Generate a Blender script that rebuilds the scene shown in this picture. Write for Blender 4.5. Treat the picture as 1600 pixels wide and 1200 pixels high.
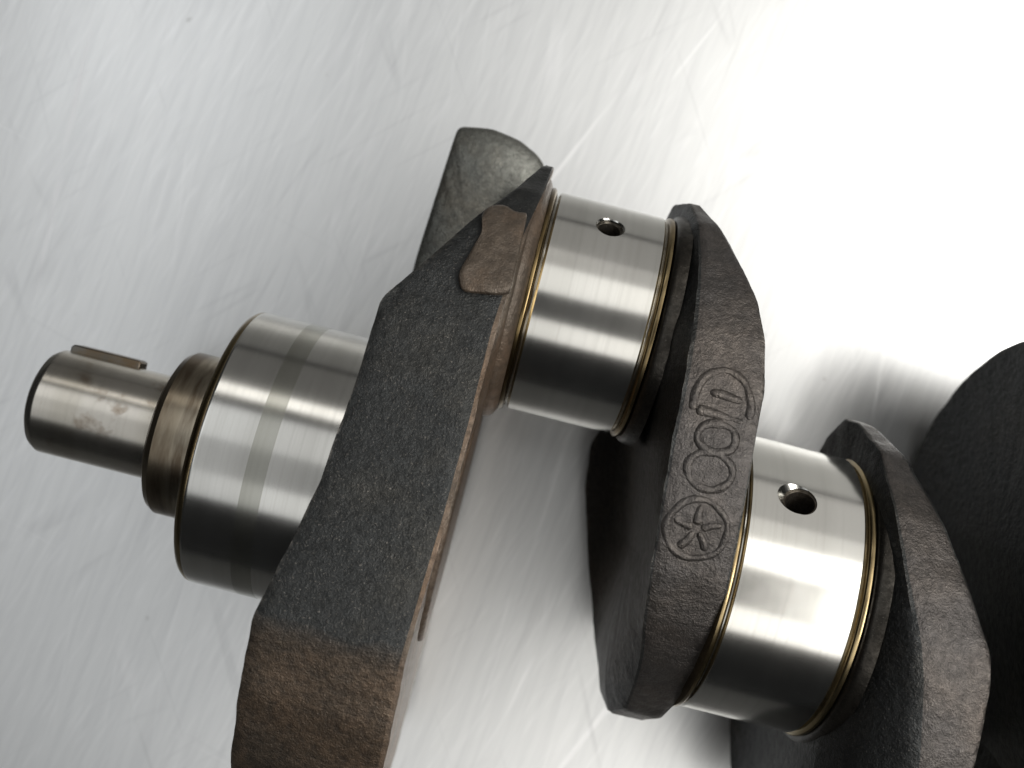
import bpy, bmesh, math, random
from mathutils import Vector, noise

for o in list(bpy.data.objects):
    bpy.data.objects.remove(o)
random.seed(7)
scene = bpy.context.scene
MM = 0.001
ROT = math.radians(-14.2)          # the shaft lies a little askew on the bench
H = 48.0                           # height of the shaft's axis above the bench, mm


def turn(u, v):
    """crank frame (mm) -> world xy (m)"""
    c, s = math.cos(ROT), math.sin(ROT)
    return ((u * c - v * s) * MM, (u * s + v * c) * MM)


# ---------------------------------------------------------------- camera
cam = bpy.data.cameras.new('camera')
cam.sensor_width = 36.0
cam.lens = 37.1
cam.clip_start = 0.005
cam.clip_end = 50
camo = bpy.data.objects.new('camera', cam)
scene.collection.objects.link(camo)
cx, cy = turn(0, 28)
camo.location = (cx, cy, (H + 230) * MM)
cam.dof.use_dof = True
cam.dof.focus_distance = 0.203
cam.dof.aperture_fstop = 13.0
scene.camera = camo

# ---------------------------------------------------------------- world and ceiling lamps
world = bpy.data.worlds.new('World')
scene.world = world
world.use_nodes = True
bg = world.node_tree.nodes['Background']
bg.inputs[0].default_value = (0.95, 0.98, 1.0, 1)
bg.inputs[1].default_value = 0.012


def lamp_panel(name, u0, u1, v0, v1, z, radiance, col, wall=False):
    """a flat fixture; extents in metres in the crank frame. Ceiling ones face down; wall ones stand upright in place of a bright wall and face the bench"""
    l = bpy.data.lights.new(name, 'AREA')
    l.shape = 'RECTANGLE'
    l.size = u1 - u0
    l.size_y = v1 - v0
    l.energy = radiance * math.pi * (u1 - u0) * (v1 - v0)
    l.color = col
    o = bpy.data.objects.new(name, l)
    scene.collection.objects.link(o)
    if wall:
        x, y = turn((u0 + u1) * 500, z * 1000)
        o.location = (x, y, (v0 + v1) / 2)
        o.rotation_euler = (math.radians(-90), 0, ROT)
    else:
        x, y = turn((u0 + u1) * 500, (v0 + v1) * 500)
        o.location = (x, y, z)
        o.rotation_euler = (0, 0, ROT)


WARM = (1.0, 0.98, 0.94)
COOL = (0.965, 0.985, 1.0)
# two rows of ceiling fixtures run along the bench, brighter towards its right end; the strip between them is added, dimmed midway to imitate a phone's dark reflection
UB = (-0.80, -0.42, -0.28, -0.13, -0.02, 0.10, 0.21, 0.34, 0.46, 0.70, 1.10)
SPLIT = (0.16, 0.16, 0.16, 0.16, 0.16, 0.20, 0.24, 0.24, 0.16, 0.16)      # where the dim strip ends and the far row begins
FAR = (1.30, 0.85, 0.65, 1.05, 1.20, 1.45, 1.9, 2.8, 4.8, 6.5)
NEAR = (0.60, 0.66, 0.95, 0.90, 1.15, 1.5, 1.7, 2.0, 2.3, 2.5)
DIM = (0.85, 0.50, 0.36, 0.04, 0.03, 0.12, 0.16, 0.55, 12.0, 10.0)
for i in range(10):
    u0, u1 = UB[i], UB[i + 1]
    k = min(1.0, max(0.0, (u0 + 0.4) / 0.5))
    tint = tuple(a + (b - a) * k for a, b in zip(COOL, WARM))
    lamp_panel('ceiling_lamp', u0, u1, SPLIT[i] + 0.002, 0.72, 1.03, FAR[i], tint)
    lamp_panel('ceiling_lamp', u0, u1, -0.298, SPLIT[i] - 0.002, 1.03, DIM[i], tint)  # added strip, nearly dark where a phone would mirror as a dark band
    lamp_panel('ceiling_lamp', u0, u1, -0.75, -0.302, 1.03, NEAR[i], tint)
for u0, u1, v0, lum, wall in ((-0.8, -0.1, 1.0, 1.9, 0.12), (-0.1, 0.3, 0.725, 0.55, 0.33), (0.3, 1.1, 0.725, 1.0, 0.6)):
    lamp_panel('ceiling_lamp', u0, u1, v0, 1.40, 1.03, lum, WARM)
    lamp_panel('bright_wall_light', u0, u1, 0.05, 1.01, 1.42, wall, WARM, True)  # unseen area light added in place of a bright wall, not a fixture

scene.view_settings.view_transform = 'Standard'
scene.view_settings.look = 'None'
scene.view_settings.exposure = 0.0
scene.view_settings.gamma = 1.0


# ---------------------------------------------------------------- material helpers
class NT:
    def __init__(self, name):
        self.m = bpy.data.materials.new(name)
        self.m.use_nodes = True
        self.t = self.m.node_tree
        self.b = self.t.nodes['Principled BSDF']

    def n(self, kind, **kw):
        nd = self.t.nodes.new(kind)
        for k, v in kw.items():
            if k.startswith('i_'):
                nd.inputs[k[2:].replace('_', ' ')].default_value = v
            else:
                setattr(nd, k, v)
        return nd

    def l(self, a, b):
        self.t.links.new(a, b)

    def coord(self, scale=(1, 1, 1), rot=0.0, loc=(0, 0, 0)):
        tc = self.n('ShaderNodeTexCoord')
        mp = self.n('ShaderNodeMapping')
        mp.inputs['Scale'].default_value = scale
        mp.inputs['Location'].default_value = loc
        r = self.n('ShaderNodeVectorRotate', rotation_type='Z_AXIS')
        r.inputs['Angle'].default_value = rot
        self.l(tc.outputs['Object'], r.inputs['Vector'])
        self.l(r.outputs[0], mp.inputs['Vector'])
        return mp.outputs[0]

    def noise(self, vec, scale, detail=3.0, rough=0.55, dist=0.0):
        nd = self.n('ShaderNodeTexNoise')
        nd.inputs['Scale'].default_value = scale
        nd.inputs['Detail'].default_value = detail
        nd.inputs['Roughness'].default_value = rough
        nd.inputs['Distortion'].default_value = dist
        self.l(vec, nd.inputs['Vector'])
        return nd.outputs['Fac']

    def ramp(self, fac, stops):
        r = self.n('ShaderNodeValToRGB')
        el = r.color_ramp.elements
        while len(el) > len(stops):
            el.remove(el[-1])
        while len(el) < len(stops):
            el.new(0.5)
        for e, (p, c) in zip(el, stops):
            e.position = p
            e.color = (c, c, c, 1) if not isinstance(c, tuple) else (*c, 1)
        self.l(fac, r.inputs[0])
        return r.outputs[0]

    def mix(self, fac, a, b, blend='MIX'):
        m = self.n('ShaderNodeMix', data_type='RGBA', blend_type=blend)
        for sock, val in ((m.inputs[0], fac), (m.inputs[6], a), (m.inputs[7], b)):
            if isinstance(val, (int, float)):
                sock.default_value = val if sock == m.inputs[0] else (val, val, val, 1)
            elif isinstance(val, tuple):
                sock.default_value = (*val, 1)
            else:
                self.l(val, sock)
        return m.outputs[2]

    def math(self, op, a, b=0.0):
        m = self.n('ShaderNodeMath', operation=op)
        for i, val in enumerate((a, b)):
            if isinstance(val, (int, float)):
                m.inputs[i].default_value = val
            else:
                self.l(val, m.inputs[i])
        return m.outputs[0]

    def bump(self, h, strength, dist):
        b = self.n('ShaderNodeBump')
        b.inputs['Strength'].default_value = strength
        b.inputs['Distance'].default_value = dist
        self.l(h, b.inputs['Height'])
        self.l(b.outputs[0], self.b.inputs['Normal'])

    def set(self, key, val):
        s = self.b.inputs[key]
        if isinstance(val, (int, float)):
            s.default_value = val
        elif isinstance(val, tuple):
            s.default_value = (*val, 1)
        else:
            self.l(val, s)


def polished_steel(name, base, dark, rough, stain=None, stain_at=0.6, stretch=(1, 1, 1)):
    t = NT(name)
    # rings left by grinding: quick along the shaft, slow around it
    rings = t.noise(t.coord((900, 12, 12)), 1.0, 2.0)
    bands = t.noise(t.coord((120, 4, 4)), 1.0, 2.0)
    blot = t.noise(t.coord(stretch), 130.0, 4.0, 0.6)
    col = t.mix(t.ramp(bands, [(0.40, 0.0), (0.62, 1.0)]), dark, base)
    col = t.mix(t.math('MULTIPLY', t.ramp(rings, [(0.35, 1.0), (0.5, 0.0)]), 0.07), col, (0.18, 0.16, 0.13))
    if stain:
        col = t.mix(t.ramp(blot, [(stain_at - 0.12, 0.0), (stain_at + 0.08, 1.0)]), col, stain)
    t.set('Base Color', col)
    t.set('Metallic', 1.0)
    t.set('Roughness', t.math('ADD', t.math('MULTIPLY', blot, 0.06), rough - 0.03))
    t.bump(rings, 0.018, 0.00012)
    return t.m


def cast_iron(name, base, brown, brown_at, rough=0.42, relief=0.75, metal=0.7, fade=None):
    t = NT(name)
    c = t.coord()
    big = t.noise(c, 55.0, 5.0, 0.6)
    mid = t.noise(c, 620.0, 4.0, 0.65)
    fine = t.noise(c, 2400.0, 3.0, 0.7)
    col = t.mix(t.ramp(big, [(brown_at - 0.14, 0.0), (brown_at + 0.14, 1.0)]), base, brown)
    if fade:
        # rust that starts part-way down the web: fade = (v in mm, width in mm, two browns)
        sep = t.n('ShaderNodeSeparateXYZ')
        t.l(c, sep.inputs[0])
        y = t.math('ADD', sep.outputs['Y'], t.math('MULTIPLY', t.math('SUBTRACT', big, 0.5), 0.012))
        f = t.math('DIVIDE', t.math('SUBTRACT', fade[0] * MM, y), fade[1] * MM)
        rust = t.mix(t.ramp(big, [(0.40, 0.0), (0.62, 1.0)]), fade[2], fade[3])
        col = t.mix(t.ramp(f, [(0.0, 0.0), (1.0, 1.0)]), col, rust)
    col = t.mix(t.ramp(mid, [(0.35, 0.55), (0.6, 0.0)]), col, tuple(x * 0.45 for x in base))
    # fine specks lightened to imitate sparkle; real edge wear joins them below
    worn = t.ramp(fine, [(0.60, 0.0), (0.72, 1.0)])
    geo = t.n('ShaderNodeNewGeometry')
    edge = t.math('MULTIPLY', t.ramp(geo.outputs['Pointiness'], [(0.53, 0.0), (0.60, 1.0)]), t.ramp(mid, [(0.42, 0.0), (0.60, 1.0)]))
    worn = t.math('MAXIMUM', worn, edge)
    col = t.mix(t.math('MULTIPLY', worn, 0.5), col, (0.22, 0.20, 0.175))
    t.set('Base Color', col)
    t.set('Metallic', t.math('ADD', t.math('MULTIPLY', worn, 0.25), metal))
    t.set('Roughness', t.math('SUBTRACT', rough + 0.08, t.math('MULTIPLY', mid, 0.22)))
    t.set('Specular IOR Level', 0.4)
    hgt = t.math('ADD', t.math('MULTIPLY', mid, 1.0), t.math('MULTIPLY', fine, 0.55))
    t.bump(hgt, relief, 0.00035)
    return t.m


def table_steel():
    t = NT('scratched_stainless_steel')
    cloud = t.noise(t.coord(), 14.0, 4.0, 0.6)
    col = t.ramp(cloud, [(0.3, (0.685, 0.69, 0.685)), (0.7, (0.72, 0.725, 0.72))])
    light = None
    dark = None

    def lines(rot, across, along, lo, hi, seed, wob=0.0, mask_scale=22.0, mlo=0.45, mhi=0.6):
        v = t.coord((across, along, 1), rot, (seed * 3.1, seed * 7.7, 0))
        f = t.noise(v, 1.0, 1.0, 0.4, wob)
        ln = t.ramp(f, [(lo, 0.0), (hi, 1.0)])
        mk = t.ramp(t.noise(t.coord((1, 1, 1), 0, (seed, seed * 2, 0)), mask_scale, 2.0), [(mlo, 0.0), (mhi, 1.0)])
        return t.math('MULTIPLY', ln, mk)

    def add(a, b):
        return b if a is None else t.math('MAXIMUM', a, b)

    for rot, ac, al, lo, hi, seed in ((math.radians(17), 420, 9, 0.70, 0.78, 1.0), (math.radians(26), 300, 6, 0.72, 0.78, 2.0),
                                      (math.radians(11), 260, 5, 0.73, 0.78, 3.0), (math.radians(38), 360, 8, 0.73, 0.80, 4.0),
                                      (math.radians(-62), 300, 7, 0.75, 0.80, 5.0)):
        light = add(light, lines(rot, ac, al, lo, hi, seed))
    for rot, ac, al, lo, hi, seed in ((math.radians(35), 220, 5, 0.72, 0.79, 6.0), (math.radians(-12), 260, 6, 0.73, 0.79, 7.0),
                                      (math.radians(-60), 200, 5, 0.74, 0.80, 8.0)):
        dark = add(dark, lines(rot, ac, al, lo, hi, seed, 0.3))
    # long thin single scratches: contour lines of stretched noise, broken up by a mask
    def hair(rot, ac, al, width, seed, mlo, mhi):
        v = t.coord((ac, al, 1), rot, (seed * 5.3, seed * 2.9, 0))
        f = t.math('ABSOLUTE', t.math('SUBTRACT', t.noise(v, 1.0, 1.0, 0.4), 0.5))
        ln = t.ramp(f, [(0.0, 1.0), (width, 0.0)])
        mk = t.ramp(t.noise(t.coord((1, 1, 1), 0, (seed * 1.7, seed, 0)), 30.0, 2.0), [(mlo, 0.0), (mhi, 1.0)])
        return t.math('MULTIPLY', ln, mk)

    for rot, seed in ((18, 11.0), (31, 12.0), (8, 13.0)):
        light = add(light, t.math('MULTIPLY', hair(math.radians(rot), 80, 3.2, 0.013, seed, 0.48, 0.64), 0.36))
    for rot, seed in ((24, 15.0), (-15, 16.0), (62, 17.0)):
        dark = add(dark, t.math('MULTIPLY', hair(math.radians(rot), 65, 3.5, 0.013, seed, 0.50, 0.64), 0.5))
    grain = t.noise(t.coord((520, 14, 1), math.radians(20)), 1.0, 3.0, 0.7)
    grain2 = t.noise(t.coord((160, 9, 1), math.radians(30), (4, 9, 0)), 1.0, 3.0, 0.7)
    col = t.mix(t.ramp(grain2, [(0.35, 0.16), (0.65, 0.0)]), col, (0.58, 0.585, 0.585))
    col = t.mix(t.ramp(grain, [(0.38, 0.30), (0.56, 0.0)]), col, (0.54, 0.545, 0.55))
    short = t.noise(t.coord((900, 60, 1), math.radians(33), (2, 5, 0)), 1.0, 2.0, 0.6)
    col = t.mix(t.ramp(short, [(0.54, 0.0), (0.70, 0.30)]), col, (0.84, 0.84, 0.84))
    col = t.mix(t.math('MULTIPLY', light, 0.75), col, (0.90, 0.90, 0.90))
    col = t.mix(t.math('MULTIPLY', dark, 0.40), col, (0.33, 0.33, 0.34))
    speck = t.ramp(t.noise(t.coord(), 160.0, 1.0), [(0.79, 0.0), (0.83, 1.0)])
    col = t.mix(t.math('MULTIPLY', speck, 0.5), col, (0.25, 0.24, 0.22))
    t.set('Base Color', col)
    t.set('Metallic', 0.95)
    rg = t.math('ADD', t.math('MULTIPLY', cloud, 0.05), 0.275)
    rg = t.math('ADD', rg, t.math('MULTIPLY', light, 0.10))
    t.set('Roughness', rg)
    t.set('Anisotropic', 0.3)
    h = t.math('SUBTRACT', t.math('MULTIPLY', grain, 0.5), 0.0)
    t.bump(h, 0.10, 0.0002)
    return t.m


M_JOURNAL = polished_steel('ground_steel', (0.67, 0.66, 0.625), (0.61, 0.60, 0.565), 0.18)
M_NOSE = polished_steel('stained_nose_steel', (0.55, 0.52, 0.465), (0.48, 0.45, 0.39), 0.25, (0.20, 0.14, 0.09), 0.68)
M_SHOULDER = polished_steel('oil_browned_steel', (0.37, 0.33, 0.26), (0.24, 0.20, 0.145), 0.30, (0.13, 0.10, 0.07), 0.55, (2.2, 0.35, 0.35))
M_GOLD = polished_steel('varnished_fillet', (0.42, 0.335, 0.19), (0.17, 0.12, 0.055), 0.24, (0.10, 0.07, 0.035), 0.58, (2.0, 0.5, 0.5))
M_IRON = cast_iron('dark_cast_iron', (0.042, 0.0435, 0.0435), (0.054, 0.051, 0.045), 0.60, 0.40, 0.9, 0.8)
M_RIM = cast_iron('brownish_cast_iron', (0.084, 0.077, 0.073), (0.112, 0.096, 0.084), 0.55, 0.40, 0.9, 0.8)
M_FRONT = cast_iron('charcoal_iron_with_rust', (0.033, 0.0345, 0.0345), (0.043, 0.041, 0.036), 0.62, 0.40, 0.8, 0.75, (-23.0, 5.0, (0.090, 0.070, 0.053), (0.135, 0.094, 0.064)))
M_SMOOTH = cast_iron('machined_dark_iron', (0.046, 0.042, 0.036), (0.06, 0.05, 0.04), 0.6, 0.34, 0.2, 0.9)
M_BROWN = cast_iron('rust_brown_cast_iron', (0.095, 0.074, 0.056), (0.17, 0.110, 0.070), 0.52, 0.46, 0.75, 0.45)
M_LUG = cast_iron('oiled_cast_iron', (0.17, 0.172, 0.155), (0.19, 0.17, 0.135), 0.6, 0.30, 0.6)
M_KEY = polished_steel('key_steel', (0.17, 0.165, 0.15), (0.12, 0.115, 0.10), 0.35, (0.15, 0.11, 0.07), 0.5)
M_HOLE = cast_iron('oily_bore', (0.05, 0.042, 0.032), (0.09, 0.07, 0.05), 0.55)
M_TABLE = table_steel()


# ---------------------------------------------------------------- mesh helpers (mm, crank frame; w is height over the axis)
def link(name, verts, faces, mat, parent=None, sharp=32.0, mats=None, face_mats=None):
    me = bpy.data.meshes.new(name)
    me.from_pydata([(u * MM, v * MM, (w + H) * MM) for u, v, w in verts], [], faces)
    bm = bmesh.new()
    bm.from_mesh(me)
    if face_mats:
        for f, k in zip(bm.faces, face_mats):
            f.material_index = k
    bmesh.ops.remove_doubles(bm, verts=bm.verts, dist=1e-6)
    bmesh.ops.recalc_face_normals(bm, faces=bm.faces)
    bm.to_mesh(me)
    bm.free()
    for p in me.polygons:
        p.use_smooth = True
    me.set_sharp_from_angle(angle=math.radians(sharp))
    for m in (mats or [mat]):
        me.materials.append(m)
    o = bpy.data.objects.new(name, me)
    scene.collection.objects.link(o)
    if parent:
        o.parent = parent
    return o


def lathe(name, prof, v0, mat, parent, seg=144, sharp=28.0):
    """prof: list of (u, r) from left to right, closed at both ends; axis along u at (v0, w=0)"""
    vs, fs = [], []
    n = len(prof)
    for u, r in prof:
        for k in range(seg):
            a = 2 * math.pi * k / seg
            vs.append((u, v0 + r * math.sin(a), r * math.cos(a)))
    for i in range(n - 1):
        for k in range(seg):
            k2 = (k + 1) % seg
            fs.append((i * seg + k, i * seg + k2, (i + 1) * seg + k2, (i + 1) * seg + k))
    fs.append(tuple(range(seg)))
    fs.append(tuple((n - 1) * seg + k for k in range(seg)))
    return link(name, vs, fs, mat, parent, sharp)


def tube(name, a, b, r0, r1, mat, parent, seg=28, inner=None):
    a, b = Vector(a), Vector(b)
    d = (b - a).normalized()
    x = d.orthogonal().normalized()
    y = d.cross(x)
    rings = [(a, r0), (b, r1)] if inner is None else [(a, r0), (b, r1), (b, r1 - inner), (a, r0 - inner)]
    vs, fs = [], []
    for p, r in rings:
        for k in range(seg):
            t = 2 * math.pi * k / seg
            vs.append(tuple(p + x * (r * math.cos(t)) + y * (r * math.sin(t))))
    n = len(rings)
    for i in range(n if inner is not None else n - 1):
        j = (i + 1) % n
        for k in range(seg):
            k2 = (k + 1) % seg
            fs.append((i * seg + k, i * seg + k2, j * seg + k2, j * seg + k))
    if inner is None:
        fs.append(tuple(range(seg)))
        fs.append(tuple(seg + k for k in range(seg)))
    return link(name, vs, fs, mat, parent)


def drill(obj, centre, direction, r, depth, chamfer):
    """sink a chamfered oil hole into a journal; centre is on the surface"""
    c, d = Vector(centre), Vector(direction).normalized()
    for a, b, ra, rb in ((c + d * 4, c - d * depth, r, r), (c + d * 1.2, c - d * chamfer * 1.3, r + chamfer + 1.0, r * 0.98)):
        cut = tube('cutter', a, b, ra, rb, M_HOLE, crank, 40)
        md = obj.modifiers.new('hole', 'BOOLEAN')
        md.operation = 'DIFFERENCE'
        md.solver = 'EXACT'
        md.object = cut
        dg = bpy.context.evaluated_depsgraph_get()
        me = bpy.data.meshes.new_from_object(obj.evaluated_get(dg))
        obj.modifiers.clear()
        obj.data = me
        bpy.data.objects.remove(cut)
    while len(obj.data.materials) > 1:
        obj.data.materials.pop()
    for p in obj.data.polygons:
        p.use_smooth = True
        p.material_index = 0
    obj.data.set_sharp_from_angle(angle=math.radians(28))
    tube('oil_passage', c - d * (chamfer * 1.3 + 0.6), c - d * (depth - 0.2), r - 0.02, r - 0.02, M_HOLE, obj, 32, 0.35)


def resample(prof, step, ease=2):
    """closed profile of (v, w, uL, uR); straight pieces, corners eased once"""
    pts = []
    n = len(prof)
    for i in range(n):
        a, b = prof[i], prof[(i + 1) % n]
        d = math.hypot(b[0] - a[0], b[1] - a[1])
        k = max(1, int(d / step))
        for j in range(k):
            t = j / k
            pts.append([a[q] + (b[q] - a[q]) * t for q in range(4)])
    for _ in range(ease):
        m = len(pts)
        pts = [[(pts[i - 1][q] + 2 * pts[i][q] + pts[(i + 1) % m][q]) / 4 for q in range(4)] for i in range(m)]
    return pts


def web(name, prof, spine, parent, mats, region=None, step=1.3, rough=0.22, seed=0.0, flip=None, power=5.0, ease=2):
    """spine: (v_lo, uL_lo, uR_lo, v_hi, uL_hi, uR_hi). region(v, w) -> material index on the rim"""
    pts = resample(prof, step, ease)
    n = len(pts)
    v_lo, l_lo, r_lo, v_hi, l_hi, r_hi = spine
    fr = (0.0, 0.3, 0.55, 0.75, 0.88, 0.955, 0.99)
    across = (0.035, 0.10, 0.22, 0.36, 0.5, 0.64, 0.78, 0.90, 0.965)
    rows = []

    def sp(v):
        q = min(max(v, v_lo), v_hi)
        t = (q - v_lo) / max(1e-6, v_hi - v_lo)
        return q, l_lo + (l_hi - l_lo) * t, r_lo + (r_hi - r_lo) * t

    def jig(u, v, w, amt):
        p = Vector((u * 0.16 + seed, v * 0.16, w * 0.16))
        p2 = Vector((u * 0.5, v * 0.5 + seed, w * 0.5))
        return amt * (noise.noise(p) * 1.3 + noise.noise(p2) * 0.7)

    def face_row(f, side):
        row = []
        for v, w, ul, ur in pts:
            q, sl, sr = sp(v)
            rim, s0 = (ul, sl) if side == 0 else (ur, sr)
            u = s0 + (rim - s0) * f ** power
            row.append((u + jig(u, v * f, w * f, rough * 0.8 if f > 0.2 else 0), q + (v - q) * f, w * f))
        return row

    for f in fr:
        rows.append(face_row(f, 0))
    for t in across:
        row = []
        edge = min(t, 1 - t)
        for v, w, ul, ur in pts:
            u = ul + (ur - ul) * t
            q, _, _ = sp(v)
            d = Vector((v - q, w))
            ln = max(d.length, 1e-6)
            k = jig(u, v, w, rough) - (0.25 if edge < 0.05 else 0.0)
            row.append((u, v + d.x / ln * k, w + d.y / ln * k))
        rows.append(row)
    for f in reversed(fr):
        rows.append(face_row(f, 1))
    if flip is not None:
        rows = [[(2 * flip - u, v, w) for u, v, w in r] for r in rows]
    vs = [p for r in rows for p in r]
    fs, fm = [], []
    for i in range(len(rows) - 1):
        for k in range(n):
            k2 = (k + 1) % n
            fs.append((i * n + k, i * n + k2, (i + 1) * n + k2, (i + 1) * n + k))
            fm.append(region(i, len(fr), len(across), pts[k][0], pts[k][1]) if region else 0)
    return link(name, vs, fs, None, parent, 40.0, mats, fm)


# ---------------------------------------------------------------- the bench
def bench():
    x, y, z, b = 1.25, 0.8, 0.04, 0.004
    bm = bmesh.new()
    bmesh.ops.create_cube(bm, size=1.0)
    for v in bm.verts:
        v.co = (v.co.x * 2 * x + 0.15, v.co.y * 2 * y, v.co.z * z - z / 2)
    bmesh.ops.bevel(bm, geom=list(bm.edges), offset=b, segments=3, affect='EDGES')
    me = bpy.data.meshes.new('table_top')
    bm.to_mesh(me)
    bm.free()
    me.materials.append(M_TABLE)
    o = bpy.data.objects.new('table_top', me)
    scene.collection.objects.link(o)
    o['kind'] = 'structure'
    o['label'] = 'scratched stainless steel bench top under the crankshaft'
    return o


bench()

# ---------------------------------------------------------------- the crankshaft
crank = bpy.data.objects.new('crankshaft', None)
crank.empty_display_size = 0.05
crank.rotation_euler = (0, 0, ROT)
scene.collection.objects.link(crank)
crank['label'] = 'dark cast iron engine crankshaft with polished journals lying on the steel bench'
crank['category'] = 'crankshaft'

PV = 46.7          # crank throw
# nose, key and shoulder
nose = lathe('nose', [(-97.6, 9.4), (-96.9, 10.6), (-95.6, 11.4), (-95.2, 11.45), (-95.0, 11.45), (-70.7, 11.5), (-70.5, 11.5), (-69.6, 11.0), (-68.0, 11.0)], 0, M_NOSE, crank)
nose['label'] = 'worn bare steel nose with brown stain spots'


def key():
    vs, fs = [], []
    out = [(-95.0, 8.0), (-95.0, 12.4), (-94.4, 13.0), (-80.2, 13.0), (-79.4, 12.7), (-79.4, 8.0)]
    for w in (-4.2, 0.4):
        for u, v in out:
            vs.append((u, v, w))
    n = len(out)
    fs = [tuple(range(n)), tuple(range(n, 2 * n))] + [(i, (i + 1) % n, n + (i + 1) % n, n + i) for i in range(n)]
    o = link('key', vs, fs, M_KEY, crank)
    b = o.modifiers.new('soft', 'BEVEL')
    b.width = 0.0003
    b.segments = 2
    return o


key()['label'] = 'small rectangular drive key standing out of the nose'
sh = lathe('shoulder', [(-69.6, 10.5), (-69.4, 15.6), (-68.6, 17.2), (-67.3, 18.0), (-67.0, 18.0), (-60.3, 18.0), (-60.0, 18.0), (-59.2, 17.3), (-58.6, 17.6), (-55, 17.6)], 0, M_SHOULDER, crank)
sh['label'] = 'oil-browned stepped shoulder behind the nose'


def journal(name, u0, u1, v0, r, hole=None):
    o = lathe(name, [(u0 - 1.5, r - 4), (u0 - 0.9, r - 1.2), (u0 - 0.1, r - 1.0), (u0 + 0.1, r - 0.3), (u0 + 0.4, r), (u0 + 0.6, r), (u0 + 0.8, r), ((u0 + u1) / 2, r), (u1 - 0.8, r), (u1 - 0.6, r),
                     (u1 - 0.4, r), (u1 - 0.1, r - 0.3), (u1 + 0.1, r - 1.0), (u1 + 0.9, r - 1.2), (u1 + 1.5, r - 4)], v0, M_JOURNAL, crank, 192)
    return o


def fillet_ring(u, v0, r, out, direction):
    """varnished collar that stands between a journal and its web; direction -1 = web on the left"""
    s = direction
    prof = [(u, r - 2.0), (u + s * 0.25, r - 0.7), (u + s * 0.6, r + out * 0.6), (u + s * 1.0, r + out), (u + s * 1.5, r + out * 0.9), (u + s * 2.0, r - 1.5)]
    if s < 0:
        prof = prof[::-1]
    return lathe('fillet_ring', prof, v0, M_GOLD, crank, 160, 60)


def collar(u, v0, r, out, s):
    """dark raised lip of the web round a journal"""
    return lathe('collar', [(u, r - 2), (u + s * 0.15, r + out * 0.45), (u + s * 0.6, r + out * 0.8), (u + s * 1.4, r + out), (u + s * 3.2, r + out * 1.25)], v0, M_SMOOTH, crank, 160, 60)


# first main journal: plain front edge, no ring
m1 = lathe('main_journal', [(-56.6, 15), (-56.2, 28.6), (-55.8, 29.7), (-55.0, 30.0), (-54.8, 30.0), (-54.6, 30.0), (-40, 30.0), (-30, 30.0), (-24, 30.0)], 0, M_JOURNAL, crank, 192)
m1['label'] = 'polished front main journal with faint grey wear band'


def wear_band():
    return lathe('wear_band', [(-45.0, 29.0), (-45.0, 30.03), (-40.9, 30.03), (-40.9, 29.0)], 0, M_BAND, crank, 192)


lathe('fillet_ring', [(-57.4, 16), (-57.2, 28.2), (-56.8, 29.2), (-56.0, 29.82), (-55.4, 29.9), (-55.2, 28)], 0, M_GOLD, crank, 160, 60)
M_BAND = polished_steel('dull_steel_band', (0.47, 0.465, 0.42), (0.42, 0.415, 0.37), 0.22)
wear_band()

# web 1 with its counterweight
W1 = [(76.0, 0, -4.4, -2.6), (74.0, 10, -4.6, -2.6), (66, 20, -8.8, -3.2), (57, 26.5, -15.5, -4.5), (46, 31, -22.5, -5.0), (37.5, 33, -28.4, -5.4),
      (20, 35.6, -28.6, -5.2), (2, 38.2, -29.8, -5.4), (-10, 40, -32.0, -5.8), (-23.6, 42.6, -35.1, -6.2), (-24.8, 42.4, -35.1, -6.2), (-38, 40, -34.6, -5.8),
      (-52, 35, -34.0, -5.4), (-66, 24, -33, -5.5), (-74, 10, -32.5, -5.5), (-75, -10, -32.5, -5.5), (-66, -30, -32.5, -5.5),
      (-50, -43, -33, -5.5), (-36, -48, -34, -5.5), (-22, -47.5, -34, -5.5), (-10, -42, -32, -5.5), (10, -38, -29, -5.4),
      (30, -35, -28, -5.2), (46, -31, -24, -5), (60, -24, -14, -4), (70, -13, -7, -3)]


def reg1(i, nf, na, v, w):
    if i < nf:
        return 0
    if i >= nf + na - 1:
        return 1
    return 0


def reg2(i, nf, na, v, w):
    return 1 if nf <= i < nf + na - 1 else 0


w1 = web('web', W1, (0, -26, -6, PV, -10, -3), crank, [M_FRONT, M_BROWN], reg1, 0.9, 0.18, 3.0)
w1['label'] = 'front web, black above and rust brown on its counterweight'


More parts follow.
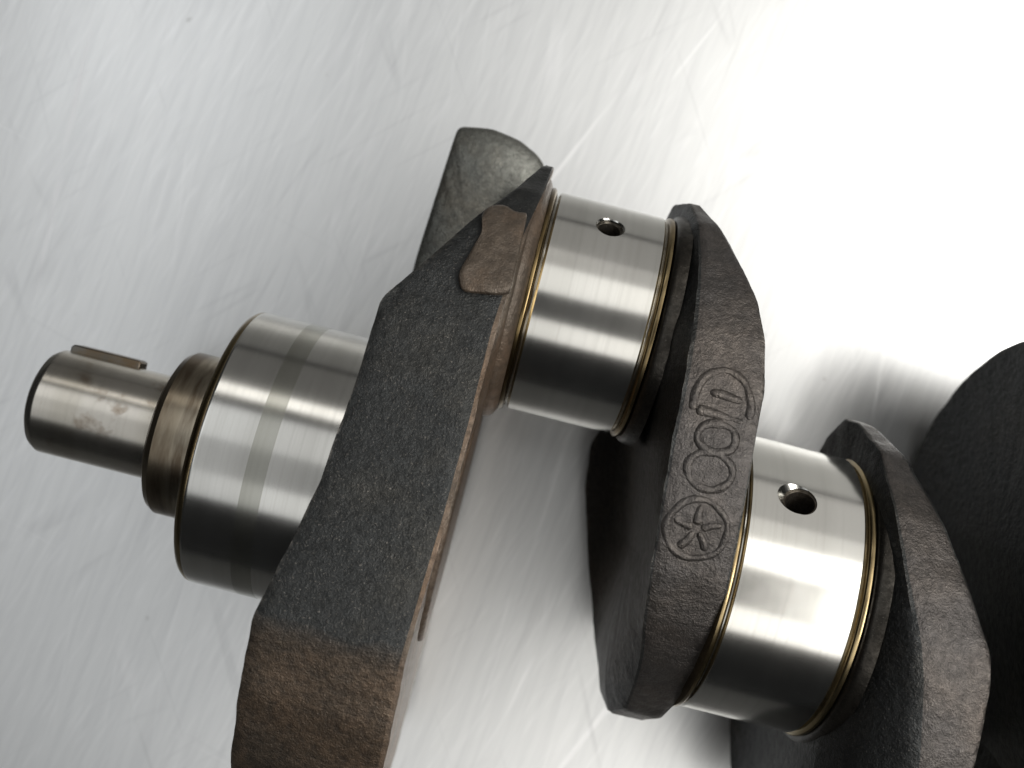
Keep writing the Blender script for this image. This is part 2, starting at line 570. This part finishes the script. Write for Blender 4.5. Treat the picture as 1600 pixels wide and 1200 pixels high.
def slab(name, outline, w_near, w_far, mat, parent, rnd=1.2, seed=0.0, lump=0.25, dome=0.0):
    """a thick block: outline in (u, v), rounded near edge, uneven cast near face"""
    pts = []
    n = len(outline)
    for i in range(n):
        a, b = outline[i], outline[(i + 1) % n]
        k = max(1, int(math.hypot(b[0] - a[0], b[1] - a[1]) / 0.8))
        for j in range(k):
            t = j / k
            pts.append([a[0] + (b[0] - a[0]) * t, a[1] + (b[1] - a[1]) * t])
    for _ in range(2):
        m = len(pts)
        pts = [[(pts[i - 1][q] + 2 * pts[i][q] + pts[(i + 1) % m][q]) / 4 for q in range(2)] for i in range(m)]
    m = len(pts)
    cu = sum(p[0] for p in pts) / m
    cv = sum(p[1] for p in pts) / m
    rows = []
    for s, dw in ((1.0, None), (1.0, -rnd), (0.985, -rnd * 0.4), (0.95, -rnd * 0.08), (0.85, 0), (0.7, 0), (0.5, 0), (0.25, 0), (0.0, 0)):
        row = []
        for u, v in pts:
            x, y = cu + (u - cu) * s, cv + (v - cv) * s
            base = w_near(x, y) if callable(w_near) else w_near
            if dw is None:
                z = w_far(x, y) if callable(w_far) else w_far
            else:
                z = base + dw + lump * noise.noise(Vector((x * 0.35 + seed, y * 0.35, 0)))
            row.append((x, y, z))
        rows.append(row)
    vs = [p for r in rows for p in r]
    fs = [tuple(range(m))]
    for i in range(len(rows) - 1):
        for k in range(m):
            k2 = (k + 1) % m
            fs.append((i * m + k, i * m + k2, (i + 1) * m + k2, (i + 1) * m + k))
    return link(name, vs, fs, mat, parent, 50)


lug = slab('balance_lug', [(-29.0, 30), (-28.6, 52), (-26.7, 82.0), (-26.4, 82.8), (-19, 83.8), (-12, 82.8), (-7.0, 80.6), (-4.8, 78.6), (-5.2, 60), (-6, 30)],
           lambda u, v: -10.5 - (u + 17) ** 2 * 0.022 - max(0, v - 76) ** 2 * 0.03, -34.0, M_LUG, w1, 0.5, 5.0, 0.2)
lug['label'] = 'thick grey lug on the underside of the front web'


def w1_near(v):
    near = [(p[0], p[1]) for p in W1 if p[1] > 0]
    for (va, wa), (vb, wb) in zip(near, near[1:]):
        if vb <= v <= va:
            return wa + (wb - wa) * (va - v) / (va - vb)
    return 0


pad = slab('cast_pad', [(-15.0, 45.2), (-13.8, 50.5), (-12.7, 55), (-13.9, 58.6), (-12.6, 60.8), (-9.5, 61.7), (-7.6, 60.3), (-5.2, 61.4), (-4.4, 44.2), (-6.4, 43.5), (-13.4, 42.4)],
           lambda u, v: w1_near(v) + 1.8, lambda u, v: w1_near(v) - 4, M_BROWN, w1, 0.9, 9.0, 0.5)
pad['label'] = 'raised brown pad on the front web'
boss = lathe('pin_boss', [(-5.6, 26.0), (-5.2, 26.9), (-4.0, 26.9), (-3.0, 26.5), (-2.4, 25.8), (-1.8, 24.6)], PV, M_BROWN, w1, 128, 60)
lathe('lower_boss', [(-9.0, 30.0), (-5.6, 30.4), (-5.0, 30.0), (-4.8, 29.0), (-4.7, 25)], 0, M_BROWN, w1, 128, 60)

# first crank pin
p1 = journal('crank_pin', 0.0, 23.0, PV, 24.0)
p1['label'] = 'polished first crank pin with a small oil hole'
drill(p1, (11.5, PV + 24 * math.sin(math.radians(45)), 24 * math.cos(math.radians(45))), (0, 1, 1), 2.7, 16, 0.35)
fillet_ring(-0.2, PV, 24.0, 0.6, -1)
fillet_ring(23.2, PV, 24.0, 0.35, 1)
collar(25.0, PV, 24.0, 1.3, 1)

# web 2
W2 = [(75.8, -6, 25.0, 28.0), (74.8, 5, 27.2, 29.6), (69, 16, 28.6, 33.4), (61, 23, 29.8, 38.8), (55, 26.8, 30.3, 42.4), (48, 30, 30.8, 45.0), (39, 32.2, 31.3, 46.6),
      (25, 34, 31.6, 47.2), (13, 33.6, 32.4, 48.0), (1, 31.4, 33.8, 49.0), (-9, 27.4, 35.6, 50.0), (-18, 21.5, 38.0, 50.4), (-26, 14, 39.4, 49.6), (-34, 4, 40.6, 48.4),
      (-38.6, -8, 39.2, 47), (-36.5, -18, 37.6, 48), (-28, -27, 35.0, 48.4), (-10, -33, 28.8, 48.4), (7, -35, 23.6, 48), (18, -34, 22.3, 47.4),
      (23, -33, 24.0, 47), (32, -32, 27.0, 46.6), (46, -30, 26.0, 45), (60, -24, 25.0, 38), (71, -14, 24.6, 31)]
w2 = web('web', W2, (0, 34.5, 48.6, PV, 25.4, 34), crank, [M_IRON, M_RIM], reg2, 1.0, 0.22, 11.0)
w2['label'] = 'second web with raised casting marks on its rim'


def w2_near(v):
    near = [(p[0], p[1]) for p in W2 if p[1] > 0]
    for (va, wa), (vb, wb) in zip(near, near[1:]):
        if vb <= v <= va:
            return wa + (wb - wa) * (va - v) / (va - vb)
    return 0


def ridge(name, strokes, r=0.95, lift=0.0):
    """raised casting marks: each stroke a polyline in (u, v) lying on the rim of web 2"""
    vs, fs = [], []
    for st in strokes:
        closed = st[0] == st[-1]
        pts = []
        for a, b in zip(st, st[1:]):
            k = max(1, int(math.hypot(b[0] - a[0], b[1] - a[1]) / 0.35))
            pts += [(a[0] + (b[0] - a[0]) * j / k, a[1] + (b[1] - a[1]) * j / k) for j in range(k)]
        if not closed:
            pts.append(st[-1])
        for _ in range(3):
            m = len(pts)
            if closed:
                pts = [tuple((pts[i - 1][q] + 2 * pts[i][q] + pts[(i + 1) % m][q]) / 4 for q in range(2)) for i in range(m)]
            else:
                pts = [pts[0]] + [tuple((pts[i - 1][q] + 2 * pts[i][q] + pts[i + 1][q]) / 4 for q in range(2)) for i in range(1, m - 1)] + [pts[-1]]
        pts = [(u + 0.3 * noise.noise(Vector((u * 0.3, v * 0.3, 1.3))), v + 0.3 * noise.noise(Vector((u * 0.3, v * 0.3, 8.1)))) for u, v in pts]
        m = len(pts)
        base = len(vs)
        for i, (u, v) in enumerate(pts):
            a = pts[(i - 1) % m] if closed else pts[max(0, i - 1)]
            b = pts[(i + 1) % m] if closed else pts[min(m - 1, i + 1)]
            d = Vector((b[0] - a[0], b[1] - a[1])).normalized()
            nx, ny = -d.y, d.x
            rr = r * (0.9 + 0.5 * noise.noise(Vector((u * 0.3, v * 0.3, 4))))
            if not closed and (i == 0 or i == m - 1):
                rr *= 0.4
            w = w2_near(v)
            for x, z in ((-1.3, -0.5), (-0.7, 0.2), (0, 0.4), (0.7, 0.2), (1.3, -0.5)):
                vs.append((u + nx * rr * x, v + ny * rr * x, w + lift + rr * z))
        for i in range(m if closed else m - 1):
            j = (i + 1) % m
            for q in range(4):
                fs.append((base + i * 5 + q, base + i * 5 + q + 1, base + j * 5 + q + 1, base + j * 5 + q))
    return link(name, vs, fs, M_RIM, w2, 70)


def arc(cu, cv, ru, rv, a0, a1, n=18, tilt=0.0):
    out = []
    for i in range(n + 1):
        a = math.radians(a0 + (a1 - a0) * i / n)
        x, y = ru * math.cos(a), rv * math.sin(a)
        out.append((cu + x * math.cos(tilt) - y * math.sin(tilt), cv + x * math.sin(tilt) + y * math.cos(tilt)))
    return out


letter = ridge('cast_letter', [arc(38.9, 33.8, 5.4, 6.4, 200, -12, 20), [(34.4, 31.9), (43.4, 31.7)], [(36.4, 35.6), (42.4, 35.4)]])
letter['label'] = 'raised arched letter cast on the second web'
num = arc(39.4, 27.6, 3.7, 2.7, 0, 360, 20)
num[-1] = num[0]
num2 = arc(39.6, 21.4, 4.4, 3.5, 0, 360, 22)
num2[-1] = num2[0]
numeral = ridge('cast_numeral', [num, num2])
numeral['label'] = 'raised figure eight cast on the second web'
ec = (40.0, 10.2)
ring = arc(ec[0], ec[1], 5.7, 5.7, 0, 360, 30)
ring[-1] = ring[0]
spokes = []
for k in range(5):
    a = math.radians(90 + 72 * k)
    spokes.append([(ec[0] + 0.9 * math.cos(a), ec[1] + 0.9 * math.sin(a)), (ec[0] + 3.0 * math.cos(a + 0.15), ec[1] + 3.0 * math.sin(a + 0.15)), (ec[0] + 4.6 * math.cos(a + 0.05), ec[1] + 4.6 * math.sin(a + 0.05))])
emblem = ridge('cast_emblem', [ring] + spokes, 0.9)
emblem['label'] = 'raised round five-pointed emblem cast on the second web'

# second main journal
m2 = journal('main_journal', 50.6, 74.0, 0, 30.0)
m2['label'] = 'bright polished second main journal with an oval oil hole'
a2 = math.atan2(19.7, 22.4)
drill(m2, (60.6, 30 * math.sin(a2), 30 * math.cos(a2)), (-0.25, math.sin(a2) + 0.1, math.cos(a2)), 3.3, 18, 0.35)
fillet_ring(50.5, 0, 30.0, 0.5, -1)
fillet_ring(74.2, 0, 30.0, 0.35, 1)
collar(75.9, 0, 30.0, 1.9, 1)

# web 3
W3 = [(39.0, -4, 73.4, 77.0), (38.0, 4, 74.0, 77.8), (33.5, 16, 75.4, 80.6), (22.5, 27.5, 77.6, 87.0), (11, 33, 80.6, 93.0), (1, 36, 84.0, 98.2), (-5, 36.4, 86.0, 99.4),
      (-20, 36, 89.4, 100.2), (-34, 34, 91.5, 99.5), (-50, 29.5, 93, 99), (-64, 22, 92, 99), (-73, 8, 89, 99), (-74, -8, 85, 99),
      (-66, -20, 80, 99), (-52, -29, 75.5, 99), (-40, -34, 73.2, 99.4), (-25, -37, 73.4, 99), (-5, -38, 75, 98), (12, -34, 75.4, 93), (24, -27, 75, 86), (34, -16, 74, 80)]
w3 = web('web', W3, (-PV, 77, 99, 0, 75.2, 90), crank, [M_IRON, M_RIM], reg2, 1.0, 0.22, 21.0)
w3['label'] = 'third web with a grey worn rim'

# second crank pin and the counterweighted fourth web
p2 = journal('crank_pin', 99.5, 120.0, -PV, 24.0)
p2['label'] = 'second crank pin in the dark gap'
fillet_ring(98.9, -PV, 24.0, 1.5, -1)
fillet_ring(120.6, -PV, 24.0, 2.2, 1)
W4 = [(66.0, 0, 107, 148), (64.5, 14, 107.5, 148), (58, 29, 108, 148), (46, 41, 108.5, 148), (30, 46, 109, 148), (18, 45, 111, 148), (4, 40, 116, 148), (-20, 35, 121, 148),
      (-46, 30, 122, 148), (-62, 24, 122.5, 146), (-72, 10, 123, 144), (-73, -6, 123, 144), (-64, -22, 122.5, 146), (-46, -30, 122, 148), (-20, -36, 120, 148),
      (2, -42, 112, 148), (16, -47, 108, 148), (32, -48, 106.5, 148), (46, -40, 106.5, 148), (57, -27, 106.5, 148), (63.5, -13, 106.8, 148)]
w4 = web('web', W4, (-PV, 123, 147, 20, 110, 148), crank, [M_IRON], None, 1.4, 0.18, 31.0, None, 3.0, 14)
w4['label'] = 'black counterweighted fourth web'

# the far half of the shaft mirrors the near half about the middle main bearing
MID = 161.5
m3 = journal('main_journal', 149.5, 173.5, 0, 30.0)
web('web', W4, (-PV, 123, 147, 20, 110, 148), crank, [M_IRON], None, 1.6, 0.22, 41.0, MID)
journal('crank_pin', 2 * MID - 120.0, 2 * MID - 99.5, -PV, 24.0)
web('web', W3, (-PV, 77, 99, 0, 75.2, 90), crank, [M_IRON], None, 1.6, 0.22, 51.0, MID)
journal('main_journal', 2 * MID - 74.0, 2 * MID - 50.6, 0, 30.0)
web('web', W2, (0, 26.5, 48.6, PV, 25.2, 34), crank, [M_IRON], None, 1.6, 0.22, 61.0, MID)
journal('crank_pin', 2 * MID - 23.0, 2 * MID, PV, 24.0)
web('web', W1, (0, -26, -6, PV, -10, -3), crank, [M_IRON, M_BROWN], reg1, 1.6, 0.22, 71.0, MID)
lathe('main_journal', [(2 * MID + 26, 29.6), (2 * MID + 30, 30), (2 * MID + 55, 30), (2 * MID + 57, 29)], 0, M_JOURNAL, crank, 128)
lathe('flange', [(2 * MID + 56, 30), (2 * MID + 56.5, 38), (2 * MID + 58, 39), (2 * MID + 68, 39), (2 * MID + 69, 38)], 0, M_NOSE, crank, 128)
